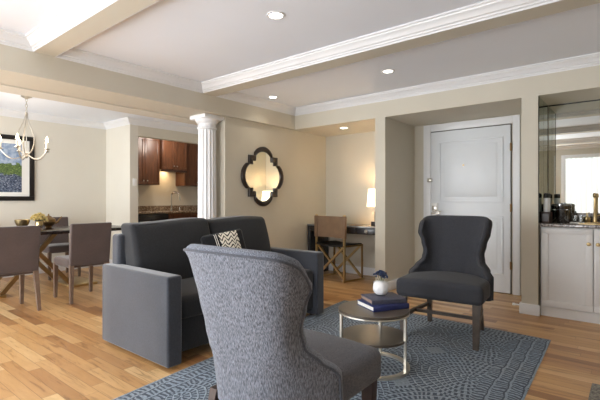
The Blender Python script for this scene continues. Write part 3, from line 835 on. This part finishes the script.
bm = bm_new(); lathe(bm, [(.026,0),(.026,.008),(.018,.014),(.016,.10),(.013,.105),(.012,.235)], seg=24); obj('faucet_body', bm, 'brass', F)
bm = bm_new(); tube(bm, [(0,0,.23),(0,-.0,.265),(0,-.02,.285),(0,-.06,.288),(0,-.10,.28),(0,-.115,.262)], .013, 12); obj('spout', bm, 'brass', F)
bm = bm_new(); tube(bm, [(.015,0,.07),(.06,0,.085)], .006); obj('faucet_handle', bm, 'brass', F)
D_ = thing('soap_dispenser', 'short brass soap dispenser left of the gold bar faucet', 'dispenser', (-.40, 5.06, zc))
bm = bm_new(); lathe(bm, [(.026,0),(.028,.005),(.028,.055),(.012,.065),(.008,.09)], seg=24); obj('bottle_body', bm, 'brass', D_)
bm = bm_new(); tube(bm, [(0,0,.085),(0,0,.098),(0,-.04,.098)], .005); obj('pump', bm, 'brass', D_)
sk = thing('bar_sink', 'small brass rimmed bar sink set in the granite counter', 'sink', (-.24, 4.85, zc))
bm = bm_new()
for a in ((-.20,.20,-.13,-.115),(-.20,.20,.115,.13),(-.20,-.185,-.115,.115),(.185,.20,-.115,.115)): add_box(bm, *a, 0, .008, bev=.003)
obj('sink_rim', bm, 'brass', sk); box('basin', (-.185,.185,-.115,.115,0,.003), 'brass_dull', sk)
N_ = thing('tray', 'small marble tray on the bar counter beside the ice bucket', 'tray', (-.47, 4.93, zc)); 
box('tray_plate', (-.06,.06,-.045,.045,0,.010), 'mat_board', N_, bev=.003)
bm = bm_new(); 
for k in range(2): lathe(bm, [(.016,.010),(.022,.03),(.024,.07),(.022,.07),(.018,.014)], c=(-.026+k*.052,0,.0005), seg=20)
gl = N('clear_glass'); gl.set(col=(.95,.97,.97), rough=.02, trans=1.0); M['glass'] = gl.m
bm.free()
for k in range(2):
    bm = bm_new(); lathe(bm, [(.016,0),(.022,.02),(.024,.065),(.022,.065),(.018,.006)], seg=20)
    o = obj('drinking_glass', bm, 'glass', loc=(-.496+k*.052, 4.93, zc+.0105)); tag(o, ('left' if k == 0 else 'right') + ' clear drinking glass on the marble tray on the bar counter', 'glass')

# ------------------------------------------------------------------ dining
TB = thing('dining_table', 'long dark espresso dining table on crossed brass trestle base', 'table', (-5.96, 1.92, 0))
box('tabletop', (-.49,.49,-1.03,1.12,.715,.755), 'table_black', TB, bev=.004)
for sx in (-.24, .24):
    for sg in (-1, 1):
        x = sx + sg*.016
        bm = bm_new(); tube(bm, [(x, sg*.38, .03), (x, -sg*.20, .712)], .024, square=True); obj('cross_leg', bm, 'brass_dull', TB)
for y0, y1 in ((.34,.70),(-.70,-.34)): box('foot_plate', (-.29,.29,y0,y1,0,.032), 'brass', TB, bev=.004)
def make_dchair(label):
    t = thing('dining_chair', label, 'chair')
    # local: faces -x ; back at x=+
    def lean(p): return Vector((p.x + .05*(p.z+.24)/.48, p.y*(1+.03*(p.z+.24)/.48), p.z))
    bm = bm_new(); rbox(bm, (.205,0,.637), (.055,.435,.466), .014, n=6, fn=lean); b = obj('backrest', bm, 'taupe', t)
    bm = bm_new(); rbox(bm, (-.025,0,.425), (.42,.43,.10), .025, n=6, puff=(2,.008)); obj('seat', bm, 'taupe', t)
    for sy in (-1, 1):
        bm = bm_new(); taper(bm, (.205,sy*.195,.42), (.250,sy*.215,0), (.022,.022), (.015,.015)); obj('leg', bm, 'leg_taupe', t)
        bm = bm_new(); taper(bm, (-.21,sy*.20,.40), (-.215,sy*.20,0), (.022,.022), (.015,.015)); obj('leg', bm, 'leg_taupe', t)
    return t
ch = make_dchair('taupe upholstered dining chair at the left edge of the frame, back to the living room')
ch.location = (-5.0, 1.39, 0)
G = 'dining chairs around the dark table'; ch['group'] = G
dup(ch, (-5.03, 2.14, 0), 0, 'taupe upholstered dining chair nearest the sofa, back to the living room', G)
dup(ch, (-6.64, 2.50, 0), PI, 'taupe dining chair on the far side of the table behind the teapot', G)
dup(ch, (-6.66, 1.50, 0), PI, 'taupe dining chair on the far side of the table under the framed picture', G)
zt2 = .7555
bm = bm_new(); lathe(bm, [(.034,0),(.04,.004),(.034,.014),(.052,.036),(.078,.085),(.086,.125),(.083,.125),(.072,.085),(.034,.042)], seg=32)
bw = obj('brass_bowl', bm, 'brass', loc=(-6.08,1.86,zt2)); tag(bw, 'round brass bowl on the dining table left of the flowers', 'bowl')
vs = thing('brass_vase', 'short brass vase holding the cream yellow flowers on the dining table', 'vase', (-5.99,2.02,zt2))
bm = bm_new(); lathe(bm, [(.028,0),(.03,.006),(.02,.015),(.045,.05),(.045,.08),(.035,.105),(.030,.105)], seg=32); obj('vase_body', bm, 'brass', vs)
fb = thing('flower_bouquet', 'cream yellow flower bouquet in the brass vase on the dining table', 'flowers', (-5.99,2.02,zt2+.10))
bm = bm_new(); bs = bm_new()
for i in range(20):
    a = i*2.4; r = .02+.062*math.sqrt(i/20); h = .085-.075*(i/20)+random.uniform(-.01,.01)
    c = (r*math.cos(a), r*math.sin(a), h); flower_ball(bm, c, .032, 24); tube(bs, [(.1*c[0],.1*c[1],-.02), c], .003, 5)
obj('petals', bm, 'yellow_petal', fb, smooth=False); obj('stems', bs, 'green', fb)
tp = thing('teapot', 'antique brass teapot with curved spout beside the yellow flowers', 'teapot', (-6.15,2.19,zt2), math.radians(60))
bm = bm_new(); lathe(bm, [(.03,0),(.045,.006),(.03,.016),(.06,.04),(.085,.08),(.082,.115),(.05,.14),(.035,.145)], seg=36); obj('pot_body', bm, 'brass_dull', tp)
bm = bm_new(); lathe(bm, [(.037,.145),(.034,.155),(.012,.165),(.006,.172),(.012,.182),(.002,.19)], seg=24); obj('lid', bm, 'brass_dull', tp)
bm = bm_new(); tube(bm, [(.07,0,.06),(.11,0,.08),(.13,0,.12),(.155,0,.15)], [.018,.013,.009,.007]); obj('spout', bm, 'brass_dull', tp)
bm = bm_new(); tube(bm, [(-.075,0,.11),(-.11,0,.13),(-.13,0,.10),(-.12,0,.06),(-.078,0,.05)], .007); obj('handle', bm, 'brass_dull', tp)
# picture
P = thing('framed_picture', 'black framed landscape print with white mat on the dining room wall', 'picture', (-7.128, 1.77, 1.60))
hh, hv = .565, .48
bm = bm_new(); w = .065
for a in ((-hh,hh,-hv,-hv+w),(-hh,hh,hv-w,hv),(-hh,-hh+w,-hv+w,hv-w),(hh-w,hh,-hv+w,hv-w)): add_box(bm, 0, .03, a[0], a[1], a[2], a[3], bev=.004)
obj('frame', bm, 'frame_black', P); box('mat', (0,.014,-hh+w,hh-w,-hv+w,hv-w), 'mat_board', P); box('print', (.014,.016,-hh+w+.10,hh-w-.10,-hv+w+.06,hv-w-.06), 'art', P)
# chandelier
H = thing('chandelier', 'brushed nickel candle chandelier with five arms hanging above the dining table', 'chandelier', (-5.98, 1.875, 1.66))
zc_ = ZC-1.66
bm = bm_new(); lathe(bm, [(.06,zc_-.001),(.062,zc_-.012),(.02,zc_-.03),(.008,zc_-.04)], seg=32); obj('canopy', bm, 'nickel', H)
bm = bm_new()
for k in range(5):
    z = zc_-.05-k*.036; ax = k % 2
    tube(bm, [((.011*math.cos(a) if ax else 0), (0 if ax else .011*math.cos(a)), z+.022*math.sin(a)) for a in [2*PI*i/12 for i in range(12)]], .0032, 6, closed=True)
obj('chain', bm, 'nickel', H)
bm = bm_new(); lathe(bm, [(.005,.53),(.014,.54),(.02,.555),(.012,.57),(.006,.585)], seg=20); lathe(bm, [(.003,-.005),(.014,.005),(.022,.02),(.014,.04),(.02,.06),(.008,.075)], seg=20); tube(bm, [(0,0,.06),(0,0,.55)], .005); obj('stem', bm, 'nickel', H)
for k in range(5):
    # angle measured from camera right: 35,107,...
    a = math.radians(35+72*k+33); ca, sa = math.cos(a), math.sin(a)
    dx, dy = ca*R2[0]+sa*F2[0], ca*R2[1]+sa*F2[1]
    P_ = lambda r, z: (dx*r, dy*r, z)
    bm = bm_new()
    def bez(p, n=16):
        out = []
        for i in range(n+1):
            t = i/n; out.append(tuple(sum(c*q[j] for c, q in zip(((1-t)**3, 3*t*(1-t)**2, 3*t*t*(1-t), t**3), p)) for j in range(2)))
        return out
    tube(bm, [P_(r, z) for r, z in bez([(.012,.05),(.16,-.09),(.225,.03),(.272,.10)])], .006, 8)
    tube(bm, [P_(r, z) for r, z in bez([(.012,.555),(.015,.40),(.155,.30),(.085,.13)], 16)] + [P_(r, z) for r, z in bez([(.085,.13),(.07,.09),(.04,.05),(.012,.04)], 6)][1:], .0055, 8)
    arm = obj('arm', bm, 'nickel', H)
    bm = bm_new(); lathe(bm, [(.008,.095),(.034,.105),(.036,.112),(.012,.115)], c=P_(.272,0), seg=24); obj('drip_cup', bm, 'nickel', arm)
    bm = bm_new(); lathe(bm, [(.015,.115),(.015,.19),(.012,.192)], c=P_(.272,0), seg=16); obj('candle_sleeve', bm, 'candle', arm)
    bm = bm_new(); lathe(bm, [(.007,.192),(.016,.212),(.014,.232),(.005,.258),(.001,.268)], c=P_(.272,0), seg=16); obj('flame_bulb', bm, 'bulb', arm)
lt = bpy.data.lights.new('chandelier_light', 'POINT'); lt.energy = 5; lt.color = (1,.85,.66); lt.shadow_soft_size = .25
lo = bpy.data.objects.new('chandelier_light', lt); C.objects.link(lo); lo.location = (-5.98, 1.875, 1.80)

# ------------------------------------------------------------------ kitchen
def door_face(bm, x, y0, y1, z0, z1, w=.05):
    add_box(bm, x, x+.012, y0, y1, z0, z1)
    for a in ((y0,y1,z0,z0+w),(y0,y1,z1-w,z1),(y0,y0+w,z0+w,z1-w),(y1-w,y1,z0+w,z1-w)): add_box(bm, x+.012, x+.022, a[0], a[1], a[2], a[3], bev=.002)
def upper(name_label, yA, yB, z0, z1, xf_, splits, knobs):
    t = thing('wall_cabinet', name_label, 'cabinet', (-7.748, (yA+yB)/2, z0))
    yc = (yA+yB)/2; X0 = -7.748
    box('carcass', (0, xf_-X0-.022, yA-yc, yB-yc, 0, z1-z0), 'cherry', t)
    for (a, b), kn in zip(splits, knobs):
        bm = bm_new(); door_face(bm, xf_-X0-.022, a-yc+.003, b-yc-.003, .004, z1-z0-.004); d = obj('cabinet_door', bm, 'cherry', t)
        bm = bm_new(); lathe(bm, [(.005,0),(.005,.012),(.016,.018),(.014,.028),(.002,.032)], seg=16, mat=Matrix.Translation((xf_-X0, kn-yc, .075)) @ Matrix.Rotation(PI/2, 4, 'Y')); obj('knob', bm, 'chrome', d)
    return t
upper('tall cherry wall cabinet at the left of the kitchen back wall', 3.98, 4.66, 1.43, 2.36, -7.42, [(3.98,4.34),(4.34,4.66)], [4.30,4.38])
mc = upper('short cherry wall cabinet above the kitchen faucet', 4.665, 5.245, 1.74, 2.36, -7.33, [(4.665,4.955),(4.955,5.245)], [4.92,4.99])
box('light_valance', (.37,.41,-.29,.29,-.04,0), 'leg_dark', mc)
upper('cherry wall cabinet at the right of the kitchen, partly behind the column', 5.25, 5.95, 1.43, 2.36, -7.42, [(5.25,5.60),(5.60,5.95)], [5.56,5.64])
kb = thing('base_cabinet', 'cherry base cabinets under the granite kitchen counter', 'cabinet', (-7.748, 5.3, 0))
box('carcass', (0,.60,-.62,.85,.0,.87), 'cherry', kb)
for a, b in ((-.61,-.13),(-.12,.36),(.37,.84)):
    bm = bm_new(); door_face(bm, .60, a, b, .10, .86); obj('cabinet_door', bm, 'cherry', kb)
dwm = thing('dishwasher', 'black dishwasher under the kitchen counter left of the base cabinets', 'dishwasher', (-7.748, 4.33, 0))
box('dishwasher_body', (0,.60,-.34,.34,.0,.865), 'black_plastic', dwm); box('control_panel', (.60,.615,-.335,.335,.74,.86), 'desk_black', dwm, bev=.003); box('dishwasher_door', (.60,.612,-.335,.335,.10,.735), 'black_plastic', dwm, bev=.003)
bm = bm_new(); tube(bm, [(.612,-.25,.72),(.64,-.25,.72),(.64,.25,.72),(.612,.25,.72)], .009); obj('dishwasher_handle', bm, 'nickel', dwm)
kc = thing('kitchen_countertop', 'brown granite kitchen countertop with matching low backsplash', 'countertop', (-7.748, 5.0, .871))
box('countertop_slab', (0,.64,-1.4,1.15,0,.035), 'granite', kc, bev=.004); box('backsplash', (0,.02,-1.4,1.15,.035,.14), 'granite', kc)
kf = thing('kitchen_faucet', 'chrome gooseneck faucet on the kitchen counter', 'faucet', (-7.58, 5.03, .9065), math.radians(48))
bm = bm_new(); lathe(bm, [(.03,0),(.03,.01),(.02,.02),(.018,.09),(.012,.10)], seg=20); obj('faucet_base', bm, 'chrome', kf)
bm = bm_new(); tube(bm, [(0,0,.08),(0,0,.30)] + [(.085-.085*math.cos(a), 0, .30+.085*math.sin(a)) for a in [PI*i/12 for i in range(1,12)]] + [(.17,0,.28),(.17,0,.21)], .017, 10); obj('spout', bm, 'chrome', kf)
bm = bm_new(); tube(bm, [(0,-.015,.06),(0,-.07,.11)], .007); obj('handle', bm, 'chrome', kf)
sd = thing('soap_bottle', 'small steel soap pump on the kitchen counter right of the faucet', 'dispenser', (-7.60,5.25,.9065))
bm = bm_new(); lathe(bm, [(.02,0),(.022,.005),(.02,.02),(.008,.025),(.008,.07)], seg=16); obj('bottle_body', bm, 'chrome', sd); bm = bm_new(); tube(bm, [(0,0,.065),(0,0,.08),(.05,0,.08)], .005); obj('pump', bm, 'chrome', sd)
def area(name, loc, size, energy, col, rot=(0,0,0), sy=None):
    a = bpy.data.lights.new(name, 'AREA'); a.energy = energy; a.color = col; a.size = size
    if sy: a.shape = 'RECTANGLE'; a.size_y = sy
    o = bpy.data.objects.new(name, a); C.objects.link(o); o.location = loc; o.rotation_euler = rot; return o
area('under_cabinet_light', (-7.55, 4.95, 1.735), .35, 2.2, (1,.68,.36), sy=.1)
lt = bpy.data.lights.new('kitchen_fill_light', 'POINT'); lt.energy = 19; lt.color = (1,.93,.84); lt.shadow_soft_size = .15  # unseen point lamp added to light the kitchen
lo = bpy.data.objects.new('kitchen_fill_light', lt); C.objects.link(lo); lo.location = (-6.95, 4.6, 2.3)
lt = bpy.data.lights.new('niche_fill_light', 'POINT'); lt.energy = 3; lt.color = (1,.92,.8); lt.shadow_soft_size = .1  # unseen lamp added to brighten the niche under the soffit
lo = bpy.data.objects.new('niche_fill_light', lt); C.objects.link(lo); lo.location = (.3, 4.9, 1.95)

sp = bpy.data.lights.new('ceiling_fill_spot', 'SPOT'); sp.energy = 75; sp.color = (.93,.96,1); sp.spot_size = math.radians(95); sp.spot_blend = 1.0; sp.shadow_soft_size = .15  # unseen spot added behind the camera to brighten the ceiling
so = bpy.data.objects.new('ceiling_fill_spot', sp); C.objects.link(so); so.location = (-2.4,-1.1,1.0); so.rotation_euler = Vector((1.5,3.2,1.35)).to_track_quat('-Z','Y').to_euler()
# ------------------------------------------------------------------ world, camera
w = bpy.data.worlds.new('World'); scene.world = w; w.use_nodes = True
w.node_tree.nodes['Background'].inputs[0].default_value = (.8,.9,1,1); w.node_tree.nodes['Background'].inputs[1].default_value = 1.0
cam = bpy.data.cameras.new('camera'); co = bpy.data.objects.new('camera', cam); C.objects.link(co)
co.location = (0,0,1.13); co.rotation_euler = (PI/2, 0, math.atan2(.632,.775))
cam.sensor_width = 36; cam.lens = 36*415/600; cam.clip_start = .05
scene.camera = co
scene.view_settings.view_transform = 'Standard'; scene.view_settings.look = 'None'
scene.view_settings.exposure = 0.24; scene.view_settings.gamma = 1.0
scene.cycles.max_bounces = 8; scene.cycles.diffuse_bounces = 5
scene.cycles.use_denoising = True
